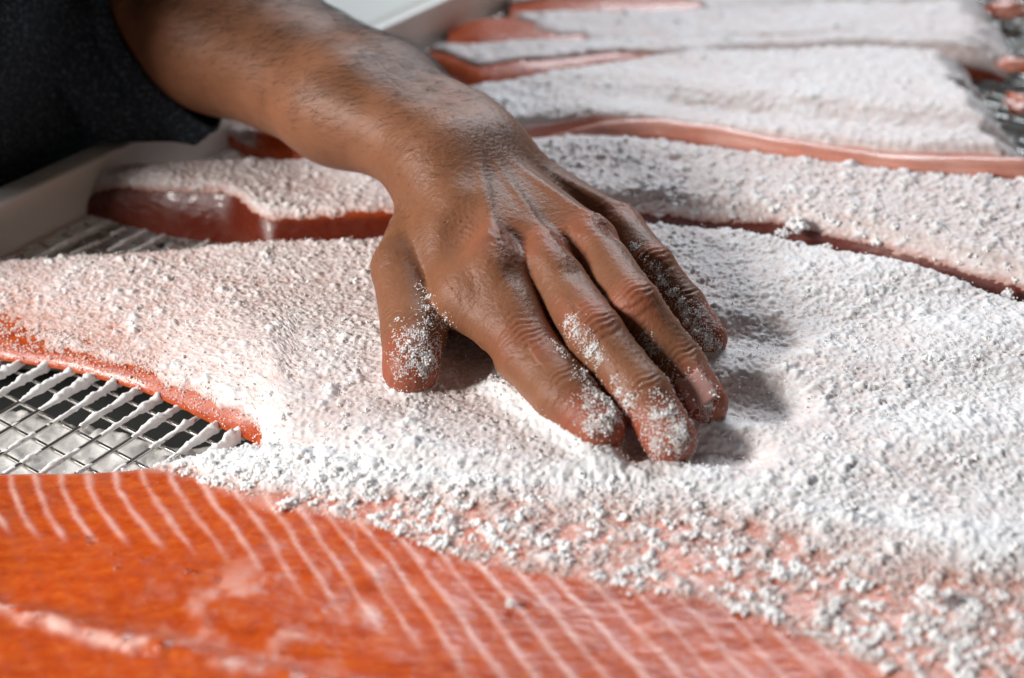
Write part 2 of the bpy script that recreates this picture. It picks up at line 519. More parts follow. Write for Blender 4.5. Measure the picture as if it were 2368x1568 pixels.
#@@PART2
# ------------------------------------------------------------------ sleeve of the shirt
def build_sleeve():
    vd = ARM - CAM; vd /= np.linalg.norm(vd)
    b1 = np.cross(ADIR, vd); b1 /= np.linalg.norm(b1)
    if (ray_px(ARM + b1 * 20) - ray_px(ARM))[1] < 0: b1 = -b1
    b2 = np.cross(ADIR, b1); b2 *= -np.sign(b2 @ vd)
    nphi, nt = 180, 170
    ph = np.linspace(0, 2 * np.pi, nphi, endpoint=False)
    pd = np.degrees(ph); pd = np.where(pd > 180, 360 - pd, pd)
    s0 = np.interp(pd, [0, 17, 33, 58, 88, 130, 180], [139, 150, 163, 184, 203, 205, 200])
    tau = np.concatenate([[-0.5, -1.6, -1.2, 0], np.linspace(.8, 215, nt - 4)])
    Rl = np.array([-2.2, -1.2, .6, 1.3])            # rolled hem
    V = np.zeros((nt, nphi, 3))
    wb = np.maximum(0, np.cos(ph)) ** 1.3
    wb = np.where(ph > np.pi, np.maximum(0, np.cos(ph)) ** .8, wb)
    for i, t in enumerate(tau):
        tt = max(t, 0)
        rb = np.interp(tt, [0, 4, 17, 34, 60, 89, 150, 220], [2, 10, 24, 33, 47, 67, 100, 125])
        rf = np.interp(tt, [0, 5, 40, 100, 220], [2, 3.5, 12, 26, 50])
        s = s0 + t * (1 + .15 * wb)
        arm_r = 39.5
        R = arm_r + wb * rb + (1 - wb) * rf
        # folds that run round the sleeve, tight near the hem and slack further up
        x = tt + 6 * np.sin(ph * 1.0 + .6) + 3 * fbm(np.cos(ph) * 3 + 9, np.full_like(ph, tt * .02), 3, 2)
        side = .35 + .65 * np.clip(np.sin(ph), 0, 1)
        R = R + side * 2.6 * (2.6 * np.exp(-((x - 8) / 3.0) ** 2) - 2.4 * np.exp(-((x - 17) / 4.0) ** 2) + 3.6 * np.exp(-((x - 31) / 6.0) ** 2)
                        - 3.6 * np.exp(-((x - 46) / 7) ** 2) + 4.5 * np.exp(-((x - 66) / 10.0) ** 2) - 3.5 * np.exp(-((x - 88) / 9) ** 2) + 3 * np.exp(-((x - 115) / 12) ** 2))
        R = R + 2.2 * sstep(0, 30, tt) * fbm(np.cos(ph) * 2.2 + 4, np.sin(ph) * 2.2 + tt * .03, 21, 3)
        if i < 4: R = arm_r + 2 + Rl[i] + wb * 1.0
        c = WR + ADIR * s[:, None]
        if tt > 190: R = R * (1 - ((tt - 190) / 26) ** 2 * .9)
        V[i] = c + (np.cos(ph)[:, None] * b1 + np.sin(ph)[:, None] * b2) * R[:, None]
    V = V.reshape(-1, 3)
    V[:, 2] = np.maximum(V[:, 2], 29)                     # the slack cloth touches the rim of the tray
    i = np.arange(nt * nphi).reshape(nt, nphi); j = np.roll(i, -1, axis=1)
    Q = np.stack([i[:-1], i[1:], j[1:], j[:-1]], -1).reshape(-1, 4)
    return new_mesh('sleeve', V, Q, M_CLOTH, person)


sleeve = build_sleeve()


def build_torso():
    """the rest of the shirt: the person leans against the left side of the tray"""
    n, m = 150, 130; ta = math.radians(54.6); td = np.array([math.cos(ta), math.sin(ta)]); tn = np.array([math.sin(ta), -math.cos(ta)])
    base = np.array([-226.0, 98.0]); V = np.zeros((m, n, 3)); a = np.linspace(0, 2 * np.pi, n, endpoint=False)
    for i, t in enumerate(np.linspace(0, 1, m)):
        z = -380 + 1000 * t
        k = 1 - .12 * math.sin(t * 3.1); k *= 1 if t < .88 else math.sqrt(max(1 - ((t - .88) / .12) ** 2, .02))
        f = 9 * fbm(np.cos(a) * 2.2 + 3 + z * .004, np.sin(a) * 2.2 + z * .009, 91, 3) + 4 * np.sin(z * .06 + 3 * np.cos(a * 2))
        lean = 20 * sstep(100, 600, z)
        u = TOR[0] + np.sign(np.cos(a)) * np.abs(np.cos(a)) ** .5 * (TOR[1] * k + f); q = TOR[2] - 100 - lean + np.sign(np.sin(a)) * np.abs(np.sin(a)) ** .5 * (100 * k + f)
        V[i, :, :2] = base + u[:, None] * td + q[:, None] * tn; V[i, :, 2] = z
    i = np.arange(n * m).reshape(m, n); j = np.roll(i, -1, axis=1)
    return new_mesh('shirt', V.reshape(-1, 3), np.stack([i[:-1], i[1:], j[1:], j[:-1]], -1).reshape(-1, 4), M_CLOTH, person)


TOR = (-20, 172, -12)          # along the tray edge, half width, gap behind the rim (mm)
build_torso()

# fingernails (ring and middle show theirs)
def nail(nm, wdt, lng, lift, twist=0.0):
    J, R = FING[nm]; o, a, up, lt = finger_frame(nm, 1)
    a = J[0] - J[1]; a /= np.linalg.norm(a); up = up - a * (up @ a); up /= np.linalg.norm(up); lt = np.cross(a, up)
    up = up * math.cos(twist) + lt * math.sin(twist); lt = np.cross(a, up)
    n = 15; u = np.linspace(-1, 1, n); Vv = []
    for p in np.linspace(0, 1, n):
        for q in u:
            rad = R[0] + .05 + .45 * (1 - q * q) * p
            half = wdt / 2 * (1 - .28 * (1 - p) ** 3 - .12 * p ** 6)
            an = q * half / rad
            L = lng * (p - .12 * (q * q) * (1 - p) * 1.5 - .10 * q * q * p)
            Vv.append(J[0] - a * (lng * .62) + a * L + (up * math.cos(an) + lt * math.sin(an)) * rad - up * (.9 * p * p))
    return new_mesh('fingernail', np.array(Vv), grid_faces(n, n), M_NAIL, person)


for nm, wd, lg, tw in (('ring', 11.0, 11.5, .25),):
    o = nail(nm, wd, lg, .15, tw); sol = o.modifiers.new('s', 'SOLIDIFY'); sol.thickness = .0005

# hair on the forearm and wrist: thin curved strands
def build_hair():
    D = BV - WR; s = D @ ADIR; on = D - s[:, None] * ADIR
    side = BN @ DOR
    p = sstep(-35, 25, s) * (s < 225) * np.clip(.30 + side * .8 + .35 * (BN[:, 0] > .2) + .25 * (BN[:, 1] > .1), .05, 1)
    p = p * (.35 + .65 * (fbm(BV[:, 0] * .05, BV[:, 1] * .05, 31, 2) > -.15))
    p = p / p.sum(); idx = rng.choice(len(BV), 8500, p=p)
    P = BV[idx]; N = BN[idx]; n = len(idx)
    flow = -ADIR * .75 + b_side(N) * .55 + rng.normal(0, .28, (n, 3))
    flow -= N * np.sum(flow * N, 1)[:, None]; flow /= np.linalg.norm(flow, axis=1)[:, None]
    L = rng.uniform(6, 13, n) * (.6 + .4 * sstep(0, 60, s[idx]))
    r = .05
    segs = 4; V = np.zeros((n, segs, 3, 3)); 
    for k in range(segs):
        t = k / (segs - 1)
        c = P + flow * (L * t)[:, None] + N * (L * (.42 * t - .34 * t * t))[:, None] - N * .3 * (1 - t)
        bx = np.cross(flow, N)
        for m in range(3):
            a = m * 2 * math.pi / 3
            V[:, k, m] = c + (bx * math.cos(a) + N * math.sin(a)) * (r * (1 - .75 * t))
    base = np.arange(n)[:, None, None] * segs * 3; k = np.arange(segs - 1)[None, :, None] * 3; m = np.arange(3)[None, None, :]
    q = np.stack([base + k + m, base + k + (m + 1) % 3, base + k + 3 + (m + 1) % 3, base + k + 3 + m], -1).reshape(-1, 4)
    o = new_mesh('arm_hair', V.reshape(-1, 3), q, M_HAIR, person); o['kind'] = 'stuff'


def b_side(N):
    t = np.cross(ADIR, N); return t


build_hair()

# ------------------------------------------------------------------ table, tray, rack
def box(name, c, ax, ay, hx, hy, z0, z1, mat, parent=None, bev=1.2):
    """upright box with rounded edges; ax, ay unit directions in the plane"""
    import bmesh
    bm = bmesh.new(); vs = []
    for z in (z0, z1):
        for sx, sy in ((-1, -1), (1, -1), (1, 1), (-1, 1)):
            p = np.array([c[0], c[1]]) + ax * hx * sx + ay * hy * sy
            vs.append(bm.verts.new((p[0] * S, p[1] * S, z * S)))
    for f in ((3, 2, 1, 0), (4, 5, 6, 7), (0, 1, 5, 4), (1, 2, 6, 5), (2, 3, 7, 6), (3, 0, 4, 7)): bm.faces.new([vs[i] for i in f])
    bmesh.ops.recalc_face_normals(bm, faces=bm.faces)
    if bev: bmesh.ops.bevel(bm, geom=bm.edges[:], offset=bev * S, segments=3, affect='EDGES', profile=.5)
    me = bpy.data.meshes.new(name); bm.to_mesh(me); bm.free(); me.materials.append(mat)
    for p in me.polygons: p.use_smooth = True
    o = bpy.data.objects.new(name, me); col.objects.link(o)
    if parent: adopt(o, parent)
    return o


X2 = np.array([1.0, 0]); Y2 = np.array([0, 1.0])
TA = math.radians(54.6); TD = np.array([math.cos(TA), math.sin(TA)]); TN = np.array([math.sin(TA), -math.cos(TA)])
T0 = np.array([-226.0, 98.0])
TC = T0 + TN * 300
table = box('table_top', TC + TN * 200, TD, TN, 900, 524, -80, -40, M_TABLE, bev=3); tag(table, kind='structure')
side = box('side_table_top', T0 + TD * 760 - TN * 640, TD, TN, 560, 600, -80, -41, M_TABLE, bev=3); tag(side, kind='structure')
floor = box('floor', (0, 0), X2, Y2, 4000, 4000, -900, -880, M_TABLE, bev=0); tag(floor, kind='structure')
tray = empty('tray', (TC[0], TC[1], -39)); tag(tray, 'big shallow cream plastic tray holding the wire rack and the fish', 'tray')
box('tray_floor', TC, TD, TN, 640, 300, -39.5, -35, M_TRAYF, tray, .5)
for c, dx, dy, hx, hy in ((T0 - TN * 7, TD, TN, 654, 7), (T0 + TN * 607, TD, TN, 654, 7), (TC + TD * 647, TN, TD, 300, 7), (TC - TD * 647, TN, TD, 300, 7)):
    box('tray_wall', c, dx, dy, hx, hy, -39.5, 24.5, M_TRAY, tray, 2.2)

rack = empty('wire_rack', (TC[0], TC[1], -2)); tag(rack, 'steel wire mesh rack under the salmon sides, bare wires showing at the left', 'rack')


def wire_mesh(L, r, name):
    n = 8; a = np.linspace(0, 2 * np.pi, n, endpoint=False)
    V = np.array([[x, r * math.cos(t), r * math.sin(t)] for x in (-L / 2, L / 2) for t in a])
    Q = np.array([[i, (i + 1) % n, n + (i + 1) % n, n + i] for i in range(n)])
    me = new_mesh(name, V, Q, M_WIRE); return me


first = {}
RO = np.array([-181.7, -38.9])
A0 = (RO - T0) @ TN
for fam, pitch, L, z, lo, hi in (('long', 10.3, 1276, -1.0, 1, 597), ('cross', 12.1, 597, -2.75, -636, 636)):
    off = (A0 if fam == 'long' else (RO - TC) @ TD) % pitch
    k = lo + (off - lo) % pitch
    while k < hi:
        if fam == 'long': c = T0 + TN * k; c = c + TD * ((TC - T0) @ TD); ang = TA
        else: c = TC + TD * k; ang = TA - math.pi / 2
        # only where the photograph can see the rack
        skip = False
        if not skip:
            if fam not in first:
                o = wire_mesh(L, .82, 'wire'); first[fam] = o
            else:
                o = first[fam].copy(); col.objects.link(o)
            o.location = (c[0] * S, c[1] * S, z * S); o.rotation_euler = (0, 0, ang)
            adopt(o, rack)
        k += pitch

# ------------------------------------------------------------------ salmon sides
def pts(L, z=None):
    """photo points -> x,y arrays sorted by x; each (px,py[,z])"""
    a = np.array([at(p[0], p[1], p[2] if len(p) > 2 else z) for p in L]); return a[:, 0], a[:, 1]


def superp(t, a, b, p=2.2):
    """cross profile 0..1 with rounded shoulders: a at the near edge, b at the far edge"""
    l = np.clip(1 - t / a, 0, 1); r = np.clip(1 - (1 - t) / b, 0, 1)
    return (1 - l ** p) ** (1 / p) * (1 - r ** p) ** (1 / p)


class Side:
    """one side of salmon lying on the rack: a sheet over (x, across)"""

    def __init__(s, x0, x1, near, far, H, a=.12, b=.10, step=1.0, nt=160, dz=None, amm=None, p=2.2, ragged=False):
        s.xs = np.arange(x0, x1 + step, step); nx = len(s.xs)
        yn = smooth(np.interp(s.xs, *near), int(10 / step)); yf = smooth(np.interp(s.xs, *far), int(10 / step))
        h = smooth(np.interp(s.xs, *H), int(12 / step))
        yf = np.maximum(yf, yn + 1.0)
        s.P = np.zeros((nx, nt, 3)); s.w = np.zeros((nx, nt)); s.v = np.zeros((nx, nt)); td = np.linspace(0, 1, 500)
        for i in range(nx):
            W = yf[i] - yn[i]; aa = (min(np.interp(s.xs[i], *amm) / W, .85) if isinstance(amm, tuple) else min(amm / W, .5)) if amm else a
            y = yn[i] + td * W; z = h[i] * superp(td, aa, b, p)
            sl = np.concatenate([[0], np.cumsum(np.hypot(np.diff(y), np.diff(z)))]); q = np.linspace(0, sl[-1], nt)
            s.P[i, :, 0] = s.xs[i]; s.P[i, :, 1] = np.interp(q, sl, y); s.P[i, :, 2] = np.interp(q, sl, z)
            s.w[i] = np.interp(q, sl, td); s.v[i] = q
        if ragged:
            e = (s.xs[-1] - s.xs)[:, None] + 7 * fbm(s.P[..., 1] * .09, s.P[..., 1] * 0 + x1, 55, 3)
            s.P[..., 2] *= np.sqrt(np.clip(e / 22, .0, 1)) * .97 + .03
        s.yn, s.yf, s.h = yn, yf, h
        X, Y = s.P[..., 0], s.P[..., 1]
        top = sstep(.3, .8, s.P[..., 2] / np.maximum(h[:, None], .1))
        s.P[..., 2] += top * 1.3 * fbm(X * .022, Y * .03, 5, 3) * np.minimum(1, h[:, None] / 12)
        if dz is not None: s.P[..., 2] += top * dz(X, Y, s.w)
        s.N = grid_normals(s.P)
        s.nx, s.nt = nx, nt

    def coarse(s, k):
        c = Side.__new__(Side); c.P = s.P[::k, ::k]; c.N = s.N[::k, ::k]; c.v = s.v[::k, ::k]; c.nx, c.nt = c.P.shape[:2]; return c

    def flesh(s, label, fat, deep, name='salmon_side', rough=.25, thin=1):
        full = s
        if thin > 1: s = s.coarse(thin); fat = fat[::thin, ::thin]; deep = deep[::thin, ::thin]
        X, Y = s.P[..., 0], s.v
        d = rough * fbm(X * .5, Y * .9, 77, 3)
        V = s.P + s.N * (d + .35 * fat)[..., None]
        V = V.reshape(-1, 3)
        # belly (underside) ring so that it is a closed body
        nx, nt = s.nx, s.nt
        bot = s.P[:, [0, -1], :].copy().reshape(-1, 3); bot[:, 2] = .1
        Q = grid_faces(nx, nt)[:, ::-1] * 1
        Q = grid_faces(nx, nt)
        b0 = len(V); i = np.arange(nx - 1)
        und = np.stack([b0 + 2 * i, b0 + 2 * i + 1, b0 + 2 * i + 3, b0 + 2 * i + 2], 1)
        V = np.concatenate([V, bot]); Q = np.concatenate([Q, und])
        z = np.zeros(len(bot))
        o = new_mesh(name, V, Q, M_FLESH, attrs={'fat': np.concatenate([fat.ravel(), z]), 'deep': np.concatenate([deep.ravel(), z])})
        return tag(o, label, 'salmon fillet', 'salmon sides laid on the rack')

    def salt(s, label, T, gran=1.0, seed=1, sub=1, lump=1.0, name='coarse_salt'):
        """salt lying on the side; T = mean depth in mm (negative = bare)"""
        P, N, X, Vv = s.P, s.N, s.P[..., 0], s.P[..., 1] + s.P[..., 2]
        if sub > 1:
            def up(A):
                n0 = A.shape[0]; n1 = A.shape[1]
                i0 = np.linspace(0, n0 - 1, (n0 - 1) * sub + 1); j0 = np.linspace(0, n1 - 1, (n1 - 1) * sub + 1)
                ii = np.minimum(i0.astype(int), n0 - 2); fi = (i0 - ii); jj = np.minimum(j0.astype(int), n1 - 2); fj = (j0 - jj)
                sh = (slice(None), None) + (None,) * (A.ndim - 2)
                R = A[ii] * (1 - fi)[sh] + A[ii + 1] * fi[sh]
                sh2 = (None, slice(None)) + (None,) * (A.ndim - 2)
                return R[:, jj] * (1 - fj)[sh2] + R[:, jj + 1] * fj[sh2]
            P, N, X, Vv, T = up(P), up(N), up(X), up(Vv), up(T)
        wx = X + .8 * fbm(X * .6, Vv * .6, seed + 3, 2); wv = Vv + .8 * fbm(X * .6 + 50, Vv * .6, seed + 5, 2)
        patch = fbm(X * .11, Vv * .11, seed + 9, 3)
        b = .50 * cell(wx, wv, 1.05, seed, .3, .8) + .55 * lump * cell(wx, wv, 2.1, seed + 20, .1, .75, True) * (.30 + .9 * np.clip(patch + .4, 0, 1.3))
        b += lump * .8 * cell(wx, wv, 4.3, seed + 40, .0, .62, True) * np.clip(fbm(X * .17, Vv * .17, seed + 19, 3) + .22, 0, 1)
        b += lump * .8 * cell(wx, wv, 7.5, seed + 50, .0, .5, True) * np.clip(patch + .1, 0, 1)
        b = b * (up(gran) if (sub > 1 and hasattr(gran, 'shape')) else gran)
        soft = .55 * fbm(X * .25, Vv * .25, seed + 60, 3) + .75 * fbm(X * .9, Vv * .9, seed + 70, 3)
        thin = sstep(-1.2, .8, T)
        h = T + soft * .8 + b * (.35 + .65 * thin)
        V = P + N * np.maximum(h, -.6)[..., None]
        keep = (h > 0.02)
        n0, n1 = h.shape; Q = grid_faces(n0, n1)
        k = keep.ravel()[Q].any(1); Q = Q[k]
        V, Q, A = compact(V.reshape(-1, 3), Q, {'thick': np.clip(h.ravel() / 3.2, 0, 1)})
        o = new_mesh(name, V, Q, M_SALT, attrs=A)
        return tag(o, label, None, None, 'stuff')


# ---- the front side, bare and cut with white fat lines -------------------------------------
f1x, f1y = pts([(-500, 1100, 6), (-200, 1092, 6), (0, 1080, 7), (200, 1076, 8), (430, 1060, 9), (640, 1040, 14), (850, 1062, 18), (1100, 1095, 20), (1350, 1108, 21),
                (1600, 1122, 22), (1900, 1172, 23), (2150, 1236, 24), (2367, 1295, 24), (2700, 1395, 24), (3000, 1490, 24)])
f1z = (f1x, np.array([6, 6, 7, 8, 9, 14, 18, 20, 21, 22, 23, 24, 24, 24, 24.]))
bx, by = pts([(300, 1040), (440, 1085), (520, 1130), (620, 1180), (760, 1205), (900, 1240), (1000, 1290), (1100, 1322), (1250, 1342), (1400, 1380), (1600, 1412), (1750, 1450),
              (1880, 1500), (2000, 1568), (2300, 1660), (2700, 1760)], 17)
rgx, rgy = pts([(-200, 1350), (0, 1395), (100, 1420), (250, 1465), (400, 1500), (560, 1540), (800, 1600), (1200, 1700)], 18)


def f1_dz(X, Y, wv):
    d = np.interp(X, f1x, f1y) - Y; zb = np.interp(X, *f1z)
    z = (17 - zb) * (1 - np.exp(-np.maximum(d - 3, 0) / 45))
    r = Y - np.interp(X, rgx, rgy)
    z = z + (1.3 + 1.6 * fbm(X * .16, Y * .1, 35, 3)) * np.exp(-(r / 4.5) ** 2) * sstep(10, -60, X) - 1.2 * np.exp(-((r - 9) / 5) ** 2) * sstep(10, -60, X)
    return z + .5 * fbm(X * .09, Y * .12, 91, 2)


S1 = Side(-260, 300, (np.array([-400, 400]), np.array([-222.0, -222.0])), (f1x, f1y), f1z, a=.05, b=.045, step=.95, nt=270, dz=f1_dz)
X, Y = S1.P[..., 0], S1.P[..., 1]
dd = np.interp(X, f1x, f1y) - Y                               # distance from the back edge
# run of the fat lines: each starts at the back edge and sweeps to the right
gx = np.interp(dd, [0, 4, 16, 30, 42, 60, 90, 140], [0, -.5, 4, 12, 21, 33, 52, 84])
phase = (X - gx + .6 * fbm(X * .05, Y * .05, 14, 2) * 2) / (9.7 + .006 * (X + 130)) + .06 * fbm(X * .12, Y * .12, 24, 2)
k0 = phase - np.round(phase)
wdt = .105 + .06 * fbm(np.round(phase) * .7, dd * .10, 15, 3) + .03 * fbm(X * .5, Y * .5, 17, 2)
wdt = np.clip(wdt, .04, .3)
line = np.exp(-(k0 / wdt) ** 2)
xm = np.interp(X, [-240, -170, -150, -120, -85, -60, -30, 0, 60, 160], [32, 40, 46, 52, 62, 74, 84, 100, 130, 150])     # where they die out
line = line * sstep(0, 5, dd) * (1 - .96 * sstep(xm * .85, xm * 1.0, dd)) * (.85 + .5 * fbm(X * .14, Y * .14, 16, 3))
line = line * np.interp(X, [-260, 10, 60, 200], [1, 1, .8, .5])
rr = Y - np.interp(X, rgx, rgy)
ridge = np.exp(-((rr + 3.2 * fbm(X * .11, Y * .04, 33, 3)) / 2.6) ** 2) * sstep(-.15, .5, .25 + 1.3 * fbm(X * .16, Y * .16, 34, 4)) * sstep(-62, -85, X)
messy = sstep(.02, .55, fbm(X * .12 + 3, Y * .10, 36, 4)) * np.exp(-(((X + 66) / 30) ** 2 + ((Y + 137) / 17) ** 2)) * 1.3
backf = .75 * np.exp(-((dd - 1.5) / 2.8) ** 2) * sstep(-.3, .5, fbm(X * .04, Y * .6, 37, 3)) * sstep(-60, -110, X)
fat1 = np.clip(line * .85 + ridge * .95 + messy * .8 + backf, 0, 1)
film = Y - np.interp(X, bx, by) + 3 * fbm(X * .08, Y * .08, 44, 3)
fat1 = np.clip(fat1 + .42 * sstep(-1, 5, film) * (1 + .5 * fbm(X * .15, Y * .15, 45, 3)), 0, 1)
deep1 = .35 * np.clip(fbm(X * .03, Y * .05, 38, 3) + .1, 0, 1)
front = S1.flesh('front salmon side, bare glossy orange flesh crossed by white fat lines', fat1, deep1)
sd = Y - np.interp(X, bx, by)                                  # >0 behind the edge of the salt
sd = sd + 3.5 * fbm(X * .07, Y * .07, 41, 3)
dense = np.interp(X, [-130, -60, 0, 60, 200], [8, 13, 42, 52, 76])
back = np.interp(X, f1x, f1y) - Y
pile = np.exp(-((X + 70) / 30) ** 2) * np.exp(-((back - 6) / 9) ** 2)
T1 = np.where(sd < 0, -3 + 0 * sd, 0)
T1 = -2.2 + 2.6 * sstep(-1.5, 4, sd) * (.75 + .25 * sstep(-.3, .5, fbm(X * .2, Y * .2, 47, 3))) + 1.9 * sstep(.6, 1.05, (sd) / np.maximum(dense, 1)) + 1.2 * np.exp(-(back / 7) ** 2) * sstep(-140, -100, X) * sstep(2, 8, sd)
T1 = T1 + 2.2 * pile * sstep(0, 6, sd) + 1.0 * np.clip(fbm(X * .16, Y * .16, 43, 3), -.6, 1) * sstep(0, 8, sd)
T1 = np.where(back < -2, -3, T1)

# ---- the side under the hand ---------------------------------------------------------------
n2x, n2y = pts([(-500, 790, 1), (-200, 800, 1), (0, 828, 1), (150, 850, 1), (330, 900, 1), (430, 945, 1), (540, 1000, 1), (620, 1030, 1)])
xr = f1x[f1x > -95]; n2 = (np.concatenate([n2x, xr + 0]), np.concatenate([n2y, np.interp(xr, f1x, f1y) - 15]))
o2 = np.argsort(n2[0]); n2 = (n2[0][o2], n2[1][o2])
f2x, f2y = pts([(-500, 650, 11), (-200, 630, 11), (0, 612, 12), (300, 592, 15), (600, 562, 19), (940, 545, 21), (1200, 522, 22), (1450, 506, 22), (1600, 524, 22),
                (1800, 548, 22), (2000, 590, 22), (2200, 645, 22), (2367, 694, 22), (2700, 780, 22), (3000, 850, 22)])
h2 = (f2x, np.array([9, 10, 12.5, 15.5, 19.5, 22, 22.5] + [22.5] * 8))
IMPR = [(at(1600, 775, 20), at(1775, 800, 20), 17, 5.6), (at(1600, 925, 20), at(1785, 945, 20), 17, 7.0), (at(1540, 1050, 20), at(1715, 1062, 20), 13, 6.0)]


def f2_dz(X, Y, wv):
    z = 0 * X
    g = 0 * X
    for a, b, r, dep in IMPR:
        ab = (b - a)[:2]; L2 = ab @ ab; t = np.clip(((X - a[0]) * ab[0] + (Y - a[1]) * ab[1]) / L2, -.35, 1)
        d = np.hypot(X - a[0] - ab[0] * t, Y - a[1] - ab[1] * t) / r
        g = np.maximum(g, dep * (1 - sstep(.2, 1.05, d)))
    z = z - g
    # pressed flat between thumb and index, pushed up along the index finger
    c = at(1110, 850, 20); z = z - 3.0 * np.exp(-(((X - c[0]) / 14) ** 2 + ((Y - c[1]) / 22) ** 2))
    # long shallow swells to the right
    z = z + 1.4 * np.sin((Y - .18 * X) * .11 + 1.5 * fbm(X * .012, Y * .012, 51, 2)) * sstep(60, 120, X)
    return z


S2 = Side(-270, 300, n2, f2x_y := (f2x, f2y + 3), h2, b=.05, step=1.1, nt=195, dz=f2_dz, amm=([-260, -130, -95, -40, 60], [75, 70, 40, 20, 18]), p=1.75)
X, Y, W2 = S2.P[..., 0], S2.P[..., 1], S2.v
zrel = S2.P[..., 2]
T2 = np.interp(X, [-260, -130, -60, 60, 140], [.7, .95, 1.35, 1.7, 2.2]) + .55 * fbm(X * .05, Y * .05, 61, 3)
lowedge = sstep(11, 1.0, S2.v) * sstep(-85, -105, X) + 0
orange = np.interp(X, [-260, -190, -150, -115, -95, -80], [.35, .4, .65, .95, 1.0, 0])
T2 = T2 - 2.9 * sstep(12, 4, S2.v + 3.2 * fbm(X * .3, S2.v * .16, 62, 4)) * orange
T2 = np.where(S2.v < .5, -3, T2)
T2 = T2 - .9 * sstep(40, 8, S2.v) * sstep(-130, -200, X)
imp = f2_dz(X, Y, 0) < -3.0
# salt ridge ploughed up beside the index finger
ra, rb = at(1175, 925, 22), at(1345, 1050, 22)
ab = (rb - ra)[:2]; t = np.clip(((X - ra[0]) * ab[0] + (Y - ra[1]) * ab[1]) / (ab @ ab), -.2, 1.25)
dr = np.hypot(X - ra[0] - ab[0] * t, Y - ra[1] - ab[1] * t)
T2 = T2 + 2.6 * np.exp(-(dr / 5.5) ** 2)
# heaps toward the front edge and along the far crest
T2 = T2 + 1.0 * np.exp(-((Y - np.interp(X, *n2) - 10) / 12) ** 2) * sstep(-100, -70, X)
deep2 = np.full(X.shape, .25); S2.flesh('salted salmon side under the hand, orange edge showing at the left over the rack', 0 * X, deep2, thin=2)

# keep salt and hand apart: salt presses against the skin instead of passing through
def press(P, T, N):
    m = (P[..., 0] > -75) & (P[..., 0] < 100) & (P[..., 1] > -100) & (P[..., 1] < 75)
    q = P[m] + N[m] * np.maximum(T[m], 0)[:, None]; d = hand_sdf(q)
    T = T.copy(); tm = T[m]
    tm = tm + 1.6 * np.exp(-np.clip(d, 0, 30) / 2.2) * (d > -.5)
    tm = np.where(d < 0, np.maximum(tm + d * .8 + .3, -2.5), tm); T[m] = tm
    return T


T2 = press(S2.P, T2, S2.N)
cP = at(1095, 840, 20); cQ = at(1070, 760, 20)
sm = np.maximum(np.exp(-(((X - cP[0]) / 12) ** 2 + ((Y - cP[1]) / 15) ** 2)), np.exp(-(((X - cQ[0]) / 9) ** 2 + ((Y - cQ[1]) / 12) ** 2)))
gr2 = 1 - .85 * np.clip(sm * 1.4, 0, 1) - .35 * (f2_dz(X, Y, 0) < -1.8)
salt2 = S2.salt('thick coarse salt crust spread under the hand, with finger hollows pressed into it', T2, seed=3, sub=2, gran=gr2)
T1 = press(S1.P, T1, S1.N)
salt1 = S1.salt('wet sparse salt crumbs over the front salmon side, pink flesh glowing through', T1, seed=103, sub=2, lump=1.1)

# ---- the sides behind ------------------------------------------------------------------------
n3x, n3y = pts([(208, 492, 1), (250, 505, 1), (400, 545, 1), (540, 562, 1)]); xr = f2x[f2x > -130]
n3 = (np.concatenate([n3x, xr]), np.concatenate([n3y, np.interp(xr, f2x, f2y) + np.interp(xr, [-130, 20, 120], [6, 9, 13])]))
f3 = pts([(205, 475, 3), (300, 412, 10), (380, 398, 16), (560, 378, 17), (700, 366, 17), (940, 350, 17), (1280, 324, 15), (1500, 338, 15), (1800, 374, 15), (2100, 406, 15), (2367, 411, 15), (2700, 420, 15)])
x3 = n3x[0] - 4
h3 = (np.array([x3, x3 + 14, x3 + 40, -60, 400]), np.array([3, 17, 23, 25, 27]))
S3 = Side(x3, 330, n3, f3, h3, b=.30, step=1.3, nt=115, amm=13, p=1.9)
X, Y, v = S3.P[..., 0], S3.P[..., 1], S3.v
faceh = np.interp(X, [x3, -150, -60, 40, 400], [12, 19, 24, 16, 17])
T3 = 1.3 + .5 * fbm(X * .05, Y * .05, 161, 3) - 4.2 * sstep(8, -5, v - faceh + 1.2 * fbm(X * .08, v * .05, 162, 3)) + 1.6 * sstep(x3 + 28, x3, X)
T3 = np.where(v < .4, -3, T3)
S3.flesh('second salmon side from the hand, dark red cut face toward the camera with its shade put into the colour', 0 * X, sstep(30, 22, v) * .92)  # red flesh of the face, darkened further in colour to stand for shade
S3.salt('salt crust on the salmon side just beyond the hand', T3, seed=203, sub=2, lump=1.2)

n4 = pts([(522, 322, 1), (560, 335, 6), (640, 352, 10), (760, 372, 12), (1200, 332, 13), (1280, 330, 13), (1500, 342, 13), (1800, 378, 13), (2100, 410, 13), (2367, 414, 13), (2700, 422, 13)])
f4 = pts([(522, 305, 5), (600, 288, 14), (1100, 208, 19), (1280, 186, 19), (1400, 164, 19), (1700, 132, 19), (2000, 120, 19), (2330, 130, 19), (2500, 150, 19)])
n4 = (n4[0], n4[1] - 1.5)
x4 = n4[0][0]; x4e = at(2345, 300, 20)[0]


def f4_dz(X, Y, wv):
    yn = np.interp(X, *n4)
    return 2.6 * np.exp(-((Y - yn - 52) / 13) ** 2) * sstep(-20, 60, X) - 3 * np.exp(-((Y - yn - 30) / 10) ** 2) * sstep(40, 90, X) + 1.2 * np.exp(-((Y - yn - 90) / 14) ** 2)


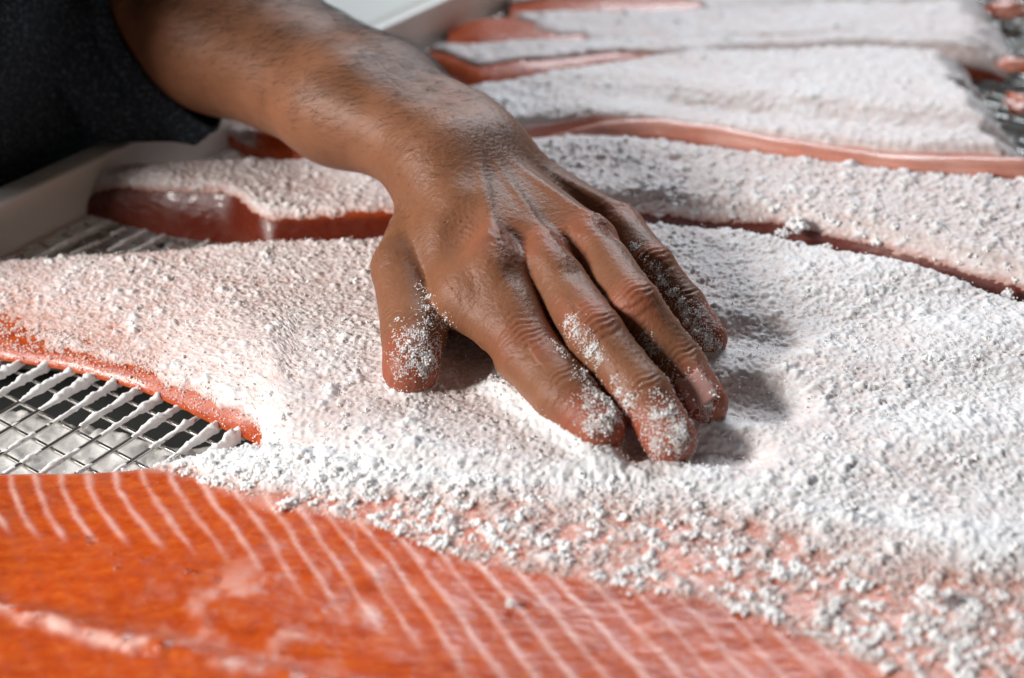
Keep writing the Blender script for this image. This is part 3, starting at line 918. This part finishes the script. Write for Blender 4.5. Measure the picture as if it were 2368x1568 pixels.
S4 = Side(x4, x4e, n4, f4, (np.array([x4, x4 + 20, -20, 60, 300]), np.array([4, 15, 22, 25.5, 26])), b=.14, step=1.1, nt=130, amm=13, dz=f4_dz, ragged=True)
X, Y, v = S4.P[..., 0], S4.P[..., 1], S4.v
lip = np.interp(X, [x4, -20, 5, 40, 250], [5, 15, 18, 25, 23])
T4 = 1.6 + .5 * fbm(X * .05, Y * .05, 261, 3) - 4.5 * sstep(1.5, -1.5, v - lip + 1.0 * fbm(X * .1, v * .05, 262, 3)) - 3.2 * np.exp(-((X - x4 - 34) / 15) ** 2)
fat4 = .78 + .25 * fbm(X * .07, v * .12, 264, 3) + .15 * sstep(2.5, 0, np.abs(v - 13))
S4.flesh('third salmon side, peach belly edge curving above the salt', np.where(v < 30, fat4 * sstep(-20, 10, X), 0), 0 * X)
S4.salt('salt crust on the third salmon side', T4, seed=303, sub=1)


def belly_flap():
    c = np.array([at(px, py, z) for px, py, z in ((1262, 321, 19), (1320, 314, 21), (1400, 304, 24), (1500, 300, 26), (1650, 318, 26), (1800, 345, 26), (1950, 369, 26), (2100, 386, 26), (2330, 391, 26), (2480, 392, 24))])
    hh = np.array([.8, 2.6, 4.4, 5.6, 5.8, 5.4, 5.0, 4.8, 5.4, 4.0])
    u = np.linspace(0, len(c) - 1, 240); k = np.arange(len(c)); C_ = np.stack([smooth(np.interp(u, k, c[:, i]), 9) for i in range(3)], 1); H_ = smooth(np.interp(u, k, hh), 9)
    H_ = H_ * (1 + .14 * fbm(u * 1.7, u * 0, 401, 3)); n = 30; a = np.linspace(0, 2 * np.pi, n, endpoint=False)
    V = np.zeros((len(u), n, 3)); V[..., 0] = C_[:, :1]
    wob = 1 + .08 * fbm(u[:, None] * 1.3, np.cos(a)[None] * 2 + 5, 402, 2)
    V[..., 1] = C_[:, 1:2] + np.cos(a)[None] * (H_[:, None] * 1.15) * wob; V[..., 2] = C_[:, 2:] + np.sin(a)[None] * H_[:, None] * wob
    ft = np.broadcast_to(np.where(np.sin(a) < -.45, 1.0, .62)[None], wob.shape) + .35 * fbm(V[..., 0] * .06, a[None] * 1.2 + 0 * V[..., 0], 403, 3)
    i = np.arange(len(u) * n).reshape(len(u), n); j = np.roll(i, -1, axis=1)
    return new_mesh('belly_flap', V.reshape(-1, 3), np.stack([i[:-1], i[1:], j[1:], j[:-1]], -1).reshape(-1, 4), M_FLESH, [o for o in col.objects if o.name.startswith('salmon_side')][-1],
                    attrs={'fat': np.clip(ft, 0, 1).ravel(), 'deep': np.zeros(ft.size)})


belly_flap()


def far_side(near, far, hz, x0, x1, label, slabel, seed, bare):
    near = (near[0], near[1] - np.interp(near[0], [x0, x0 + 30], [0, 9]))
    s = Side(x0, x1, near, far, hz, b=.16, step=1.6, nt=70, amm=22, ragged=True)
    X, Y, v = s.P[..., 0], s.P[..., 1], s.v
    T = 1.4 + .5 * fbm(X * .05, Y * .05, seed, 3) - 4.5 * bare(X, Y, v)
    s.flesh(label, .06 + 0 * X, 0 * X); s.salt(slabel, T, seed=seed, gran=1.15)
    return s


n5 = (f4[0], f4[1] + 0.5)
f5 = pts([(940, 128, 2), (1050, 108, 12), (1350, 98, 17), (1830, 88, 18), (2330, 92, 18), (2500, 95, 18)])
x5 = at(960, 165, 5)[0]
n5 = pts([(955, 160, 2), (1000, 175, 2), (1100, 206, 8), (1280, 184, 12), (1400, 162, 12), (1700, 130, 12), (2000, 118, 12), (2330, 128, 12), (2500, 150, 12)])
far_side(n5, f5, (np.array([x5, x5 + 15, x5 + 60, 400]), np.array([4, 12, 18, 20])), x5, at(2330, 100, 20)[0],
         'fourth salmon side, thin orange stripe of flesh at its near edge', 'salt crust on the fourth salmon side', 403,
         lambda X, Y, v: sstep(3, -3, v - np.interp(X, [x5, x5 + 60, 60, 120, 400], [24, 32, 26, 9, 4])))
n6 = (f5[0], f5[1] + 0.5)
f6 = pts([(1060, 70, 2), (1180, 40, 12), (1500, 24, 17), (1900, 2, 18), (2330, -5, 18), (2500, -10, 18)])
x6 = at(1035, 108, 3)[0]
far_side(n6, f6, (np.array([x6, x6 + 15, x6 + 60, 400]), np.array([4, 12, 17, 19])), x6, at(2320, 40, 20)[0],
         'fifth salmon side, its bare orange tail end at the rack edge', 'salt crust on the fifth salmon side', 503,
         lambda X, Y, v: np.maximum(sstep(8, -8, X - x6 - 60 + .9 * (Y - np.interp(X, *n6) - 15) * 1.0 + 22 * fbm(X * .04, Y * .05, 511, 3)), .9 * np.exp(-(((X - at(1790, 86, 20)[0]) / 16) ** 2)) * sstep(26, 14, v)))
n7 = (f6[0], f6[1] + 0.5)
f7 = pts([(1200, -30, 2), (1500, -70, 15), (1900, -85, 15), (2330, -95, 15), (2500, -99, 15)])
x7 = at(1180, 30, 3)[0]
far_side(n7, f7, (np.array([x7, x7 + 20, x7 + 60, 400]), np.array([4, 11, 16, 18])), x7, at(2300, 0, 20)[0],
         'farthest salmon side, orange tail at the top of the view', 'salt crust on the farthest salmon side', 603,
         lambda X, Y, v: sstep(15, -15, X - x7 - 100 + .8 * (Y - np.interp(X, *n7) - 15) + 25 * fbm(X * .04, Y * .05, 611, 3)) * sstep(2, -2, v - 42))

def collar(px, py, z, sx, sy, sz, seed, parent, fatv):
    c = at(px, py, z); import bmesh
    bm = bmesh.new(); bmesh.ops.create_icosphere(bm, subdivisions=4, radius=1)
    V = np.array([v.co[:] for v in bm.verts]); Fa = np.array([[v.index for v in f.verts] for f in bm.faces]); bm.free()
    d = 1 + .45 * fbm(V[:, 0] * 1.6 + seed, V[:, 1] * 1.6 + V[:, 2], seed, 3)
    V = V * d[:, None] * [sx, sy, sz] + c
    return new_mesh('collar_end', V, Fa, M_FLESH, parent, attrs={'fat': np.clip(fatv + fbm(V[:, 0] * .2, V[:, 1] * .2, seed + 5, 3), 0, 1), 'deep': np.zeros(len(V))})


_sides = [o for o in col.objects if o.name.startswith('salmon_side')]
for args in ((2358, 240, 8, 8, 12, 4, 1, 3, .5), (2350, 150, 9, 11, 8, 4, 3, 4, .5), (2328, 24, 8, 11, 8, 5, 6, 6, .3)):
    collar(*args[:7], _sides[min(args[7], len(_sides) - 1)], args[8])

# ------------------------------------------------------------------ loose salt
def ico(n=1):
    import bmesh
    bm = bmesh.new(); bmesh.ops.create_icosphere(bm, subdivisions=n, radius=1)
    V = np.array([v.co[:] for v in bm.verts]); Fa = np.array([[v.index for v in f.verts] for f in bm.faces]); bm.free(); return V, Fa


CUBE = (np.array([[x, y, z] for x in (-1, 1) for y in (-1, 1) for z in (-1, 1)]) * .62,
        np.array([[0, 1, 3, 2], [4, 6, 7, 5], [0, 4, 5, 1], [2, 3, 7, 6], [0, 2, 6, 4], [1, 5, 7, 3]]))


def rand_rot(n):
    q = rng.normal(size=(n, 4)); q /= np.linalg.norm(q, axis=1)[:, None]; a, b, c, d = q.T
    return np.stack([1 - 2 * (c * c + d * d), 2 * (b * c - a * d), 2 * (b * d + a * c), 2 * (b * c + a * d), 1 - 2 * (b * b + d * d), 2 * (c * d - a * b),
                     2 * (b * d - a * c), 2 * (c * d + a * b), 1 - 2 * (b * b + c * c)], 1).reshape(n, 3, 3)


def scatter(name, label, P, r, shape, mat, parent=None, squash=True):
    BVt, BF = shape; n = len(P); R = rand_rot(n)
    sc3 = rng.uniform(.65, 1.2, (n, 1, 3)) if squash else 1
    V = np.einsum('nij,nkj->nki', R, BVt[None] * sc3) * r[:, None, None] + P[:, None, :]
    Fa = BF[None] + (np.arange(n) * len(BVt))[:, None, None]
    o = new_mesh(name, V.reshape(-1, 3), Fa.reshape(-1, BF.shape[1]), mat, parent, smooth_shade=False)
    return tag(o, label, None, None, 'stuff')


def on_body(mask_w, n, out=.25):
    p = mask_w / mask_w.sum(); i = rng.choice(len(BV), n, p=p); return BV[i] + BN[i] * (out * rng.uniform(-.4, 1.4, n))[:, None]


def finger_w(nm, k0, t0, t1, ang, wide):
    """soft patch: along the finger from joint 1 (0 = tip, 1 = dip, 2 = pip, 3 = knuckle), around at angle ang"""
    J, R = FING[nm]; tot = np.zeros(len(BV))
    _, a, up, lt = finger_frame(nm, 1)
    pos = t0 + (t1 - t0) * np.linspace(0, 1, 9)
    jn = np.array(J)
    for q in pos:
        i = min(int(q), 2); c = jn[i] * (1 - (q - i)) + jn[i + 1] * (q - i) if q >= 0 else jn[0] + (jn[0] - jn[1]) * (-q)
        r = R[i]
        d = (up * math.cos(ang) + lt * math.sin(ang)) * r + c
        tot += np.exp(-(np.linalg.norm(BV - d, axis=1) / wide) ** 2)
    return tot


fb = np.clip(fbm(BV[:, 0] * .5, BV[:, 1] * .5, 301, 3) + .35, 0, 1) ** 2 * (BV[:, 2] > 15)
patches = [('thumb', -.5, .9, -1.9, 4.0, .8), ('thumb', .0, 1.4, -1.55, 2.0, 1.2), ('thumb', -.7, .5, -1.0, 4.5, .6),
           ('index', -.3, .9, -.75, 2.6, 1.1), ('index', -.4, .2, -.1, 4.5, .5), ('index', 1.2, 1.6, -.7, 1.8, .7),
           ('middle', -.2, 1.2, .8, 2.6, 1.1), ('middle', -.4, .5, 0, 4.5, .7), ('middle', 1.65, 2.15, .75, 2.6, 1.3), ('middle', 0, 2.0, -1.3, 1.2, .5),
           ('ring', -.3, 1.5, .75, 2.0, 1.0), ('ring', -.3, .4, .2, 3.5, .6), ('ring', .3, 2.2, -1.25, 1.3, .7),
           ('pinky', .1, 2.3, .45, 2.0, 1.9), ('pinky', -.5, .6, .1, 4, .7)]
lowrim = np.exp(-((BV[:, 2] - 24) / 4.0) ** 2)
Wt = sum(a * finger_w(nm, 0, t0, t1, ang, wd) for nm, t0, t1, ang, wd, a in patches) * (fb + .06) + lowrim * .10 * (fb + .2)
Pg = on_body(Wt, 15000, .12)
scatter('salt_grains', 'salt grains sticking to the fingers', Pg, np.abs(rng.normal(.12, .07, len(Pg))) + .10, CUBE, M_GRAIN)
# small clumps on the skin
Pc = on_body(Wt ** 2, 100, .3); i1 = ico(1)
seedP = []; rr_ = []
for p in Pc:
    k = rng.integers(6, 16); seedP.append(p + rng.normal(0, .55, (k, 3))); rr_.append(rng.uniform(.22, .5, k))
scatter('salt_clumps', 'little white clumps of damp salt stuck to the fingers', np.concatenate(seedP), np.concatenate(rr_), CUBE, M_GRAIN)

# crumbs and clumps on the salt itself
def clumps(Sd, T, n, wfun, rad, seed, name, label, k=(6, 18)):
    X, Y = Sd.P[..., 0], Sd.P[..., 1]; wgt = np.clip(wfun(X, Y, Sd.v, T), 0, None).ravel(); wgt = wgt / wgt.sum()
    i = rng.choice(len(wgt), n, p=wgt); P = Sd.P.reshape(-1, 3)[i]; N = Sd.N.reshape(-1, 3)[i]; t = np.maximum(T.ravel()[i], 0)
    out = []; rr = []
    for p, nn, tt in zip(P, N, t):
        R = rad * (.22 + .9 * rng.uniform(0, 1.0) ** 2.2); m = rng.integers(*k)
        q = rng.normal(0, R * .42, (m, 3)) * [1.15, 1, .8]; q[:, 2] = np.abs(q[:, 2])
        out.append(p + nn * (tt + .2) + q); rr.append(R * rng.uniform(.22, .55, m) + .15)
    P = np.concatenate(out); r = np.concatenate(rr)
    d = hand_sdf(P); P = P[d > r * .6]; r = r[d > r * .6]
    return scatter(name, label, P, r, i1, M_GRAIN)


# view frame part of each side only
def inview(X, Y):
    return (Y > -175) & (X < 290) & (X > -250)


clumps(S1, T1, 2100, lambda X, Y, v, T: inview(X, Y) * sstep(-1.6, -.2, T) * (1 + 5 * (fbm(X * .12, Y * .12, 71, 2) > .15)) * sstep(-140, -100, X) * np.exp(-((Y - np.interp(X, bx, by) - 22) / 24) ** 2), 1.7, 1, 'salt_crumbs', 'white crumbs of salt dotted over the wet front fillet')
clumps(S2, T2, 650, lambda X, Y, v, T: inview(X, Y) * (T > .3) * (.25 + 2.2 * np.exp(-((Y - np.interp(X, *n2) - 14) / 16) ** 2) * sstep(-110, -70, X)) * (f2_dz(X, Y, 0) > -2), 1.5, 2, 'salt_crumbs', 'salt crumbs and small lumps around the hand')
clumps(S3, T3, 330, lambda X, Y, v, T: inview(X, Y) * (T > .0) * sstep(-10, 30, X) * (.3 + 2 * np.exp(-((v - 22) / 8) ** 2)), 2.0, 3, 'salt_crumbs', 'salt lumps along the edge of the fillet beyond the hand')
def dust(Sd, T, n, wfun, name, label):
    X, Y = Sd.P[..., 0], Sd.P[..., 1]; wgt = np.clip(wfun(X, Y, Sd.v, T), 0, None).ravel(); wgt = wgt / wgt.sum()
    i = rng.choice(len(wgt), n, p=wgt); P = Sd.P.reshape(-1, 3)[i]; N = Sd.N.reshape(-1, 3)[i]; t = np.maximum(T.ravel()[i], 0)
    P = P + N * (t + rng.uniform(-.1, 1.1, n))[:, None] + rng.normal(0, .3, (n, 3)); P[:, 2] += .05
    d = hand_sdf(P); P = P[d > .3]
    return scatter(name, label, P, rng.uniform(.16, .42, len(P)), CUBE, M_GRAIN)


dust(S2, T2, 17000, lambda X, Y, v, T: inview(X, Y) * ((T > -.1) * (.6 + .8 * (fbm(X * .2, Y * .2, 73, 2) > 0)) + 2.0 * (T > -2.6) * (v < 16) * (v > 1.5) * (X < -85)), 'loose_salt_grains', 'single salt grains lying loose on the crust around the hand')
dust(S1, T1, 9000, lambda X, Y, v, T: inview(X, Y) * sstep(-2.1, -.2, T) * (Y > -160), 'loose_salt_grains', 'single salt grains scattered on the wet front fillet')
# a few big lumps the photo shows one by one
big = [((1845, 520), 24, 4.6), ((1905, 575), 20, 3.0), ((2000, 615), 24, 3.8), ((1810, 540), 24, 2.6), ((655, 540), 9, 4.2), ((670, 1165), 17, 3.2), ((700, 1060), 19, 5.0), ((2330, 680), 18, 2.6), ((640, 1090), 18, 2.4), ((1180, 1395), 20, 1.4),
       ((2150, 1370), 27, 3.2)]
for (px, py), z, R in big:
    c = at(px, py, z); m = 90; q = rng.normal(0, R * .40, (m, 3)); q *= np.array([1.0, .9, .75]); q[:, 2] = q[:, 2] * .9
    o = scatter('salt_lump', None, c + q, R * rng.uniform(.12, .34, m), i1, M_GRAIN)
    o['kind'] = 'stuff'
lumps = [o for o in col.objects if o.name.startswith('salt_lump')]
names = ['largest snowy salt lump by the dark red gap on the right', 'salt lump hanging over the dark red gap', 'salt lump jutting in front of the red gap at right', 'low salt lump left of the largest one',
         'small salt peak against the dark red face, left of the wrist', 'flat white salt lump on the striped front fillet', 'round heap of salt near the tip of the tail gap', 'salt crumb cluster at the right end of the red gap',
         'small salt lump left of the round heap', 'tiny white crumb below the middle of the salt edge', 'bright out of focus salt lump at the lower right']
for o, nm in zip(lumps, names): o['label'] = nm

# ------------------------------------------------------------------ salt in the tray and on the wires
def tray_salt():
    ex = np.arange(-270, 20, 1.0); ey = np.arange(-90, 60, 1.0)
    for (x0, x1, y0, y1, nm, lb, sd_) in ((-270, -70, -90, 5, 'tray_salt', 'greyish salt fallen through the rack at the left front', 1), (-300, -90, 60, 320, 'tray_salt', 'salt fallen through the rack by the tray wall', 2),
                                          (-100, 60, 240, 460, 'tray_salt', 'salt under the far corner of the rack', 3)):
        st = 1.0 if sd_ == 1 else 1.6
        gx_, gy_ = np.arange(x0, x1, st), np.arange(y0, y1, st)
        A, B = np.meshgrid(gx_, gy_, indexing='ij'); p = np.stack([A, B], -1)
        inside = (p - T0) @ TN
        h = 2.2 + 3.5 * fbm(A * .05, B * .05, sd_ * 9, 3) + .5 * cell(A, B, 5.5, sd_ + 7, .1, .5) + .9 * fbm(A * .35, B * .35, sd_ + 17, 3)
        if sd_ == 1: gap = np.interp(A, *n2) - B
        elif sd_ == 2: gap = (B - np.interp(A, f2x, f2y)) * .5 + 14 - inside * .35
        else: gap = 20 + 0 * A
        fill = sstep(2, 17, gap + 7 * fbm(A * .08, B * .08, sd_ + 5, 3))
        z = -34.7 + 20 * fill + np.clip(h, -.5, 7)
        V = np.stack([A, B, z], -1).reshape(-1, 3); Q = grid_faces(*A.shape)
        ok = ((inside.ravel()[Q] > 1.0).all(1)) & ((h.ravel()[Q] > 0).any(1)); Q = Q[ok]
        V, Q, _ = compact(V, Q, {})
        tag(new_mesh(nm, V, Q, M_SLUSH), lb, None, None, 'stuff')


tray_salt()


def wire_salt():
    """ridges of salt caught on the long wires, thick beside the fillet and thinning away from it"""
    Vs, Qs, n0 = [], [], 0; nr = 9
    k = 1 + (A0 - 1) % 10.3
    while k < 320:
        c0 = T0 + TN * k; u = np.arange(-420, 420, .95); p = c0 + TD * u[:, None]
        dn = np.interp(p[:, 0], *n2) - p[:, 1]                       # distance in front of the fillet edge
        amt = sstep(40, 2, dn) * (p[:, 0] < -80) * (dn > -4) * (p[:, 0] > -265)
        nse = fbm(u * .09, u * 0 + k, 81, 3)
        th = amt * (1.7 + 1.8 * nse) - .15 + .35 * fbm(u * .5, u * 0 + k, 82, 3)
        # thin frosting elsewhere in view
        fr = (-.02 + 1.1 * fbm(u * .11, u * 0 + k, 83, 3) + .25 * fbm(u * .8, u * 0 + k, 84, 2)) * (p[:, 1] < 60)
        th = np.maximum(th, fr * .9) * ((p[:, 1] > -95) & (p[:, 0] > -270) & (p[:, 0] < -60))
        back = (p[:, 1] > 75) & (p[:, 0] < 40)
        th = np.where(back, np.maximum(th, 1.0 * fbm(u * .07, u * 0 + k, 85, 3) + .4), th)
        runs = np.where(th > .12)[0]
        if len(runs):
            for r in np.split(runs, np.where(np.diff(runs) > 1)[0] + 1):
                if len(r) < 4: continue
                t = th[r].copy(); t[0] = t[-1] = .02; m = len(r)
                a = np.linspace(-.25, math.pi + .25, nr)
                wdt = .62 + t * .62; rg = 1 + .55 * fbm(u[r][:, None] * .9, a[None, :] * 1.6 + k, 86, 3)
                off = np.cos(a)[None, :] * wdt[:, None] * rg; up = np.sin(a)[None, :] * (t * 1.45 + .5)[:, None] * rg
                V = np.zeros((m, nr, 3)); V[..., 0] = p[r, 0][:, None] + TN[0] * off; V[..., 1] = p[r, 1][:, None] + TN[1] * off; V[..., 2] = -.9 + up
                Vs.append(V.reshape(-1, 3)); Qs.append(grid_faces(m, nr)[:, ::-1] + n0); n0 += m * nr
        k += 10.3
    V = np.concatenate(Vs); Q = np.concatenate(Qs)
    tag(new_mesh('wire_salt', V, Q, M_GRAIN), 'salt frosted along the bare wires of the rack', None, None, 'stuff')


wire_salt()

# little wet glints: droplets of brine on the front side
dp = []
for px, py in [(198, 1222), (200, 1232), (254, 1262), (326, 1282), (343, 1282), (262, 1300), (431, 1314), (450, 1322), (45, 1422), (85, 1430), (205, 1466), (290, 1488), (375, 1502), (640, 1440), (655, 1500), (20, 1395), (500, 1335)]:
    p = at(px, py, 17.5); j = np.argmin((S1.P[..., 0] - p[0]) ** 2 + (S1.P[..., 1] - p[1]) ** 2); dp.append(S1.P.reshape(-1, 3)[j] + [0, 0, .3])
i2 = ico(2)
nd = NT('brine_droplet'); M_DROP = nd.set(Base_Color=(1, .9, .86), Roughness=.03, Transmission_Weight=1.0, IOR=1.34)
o = scatter('brine_droplets', 'wet glistening drops on the bare front fillet', np.array(dp), rng.uniform(.45, .95, len(dp)), i2, M_DROP)
for p_ in o.data.polygons: p_.use_smooth = True
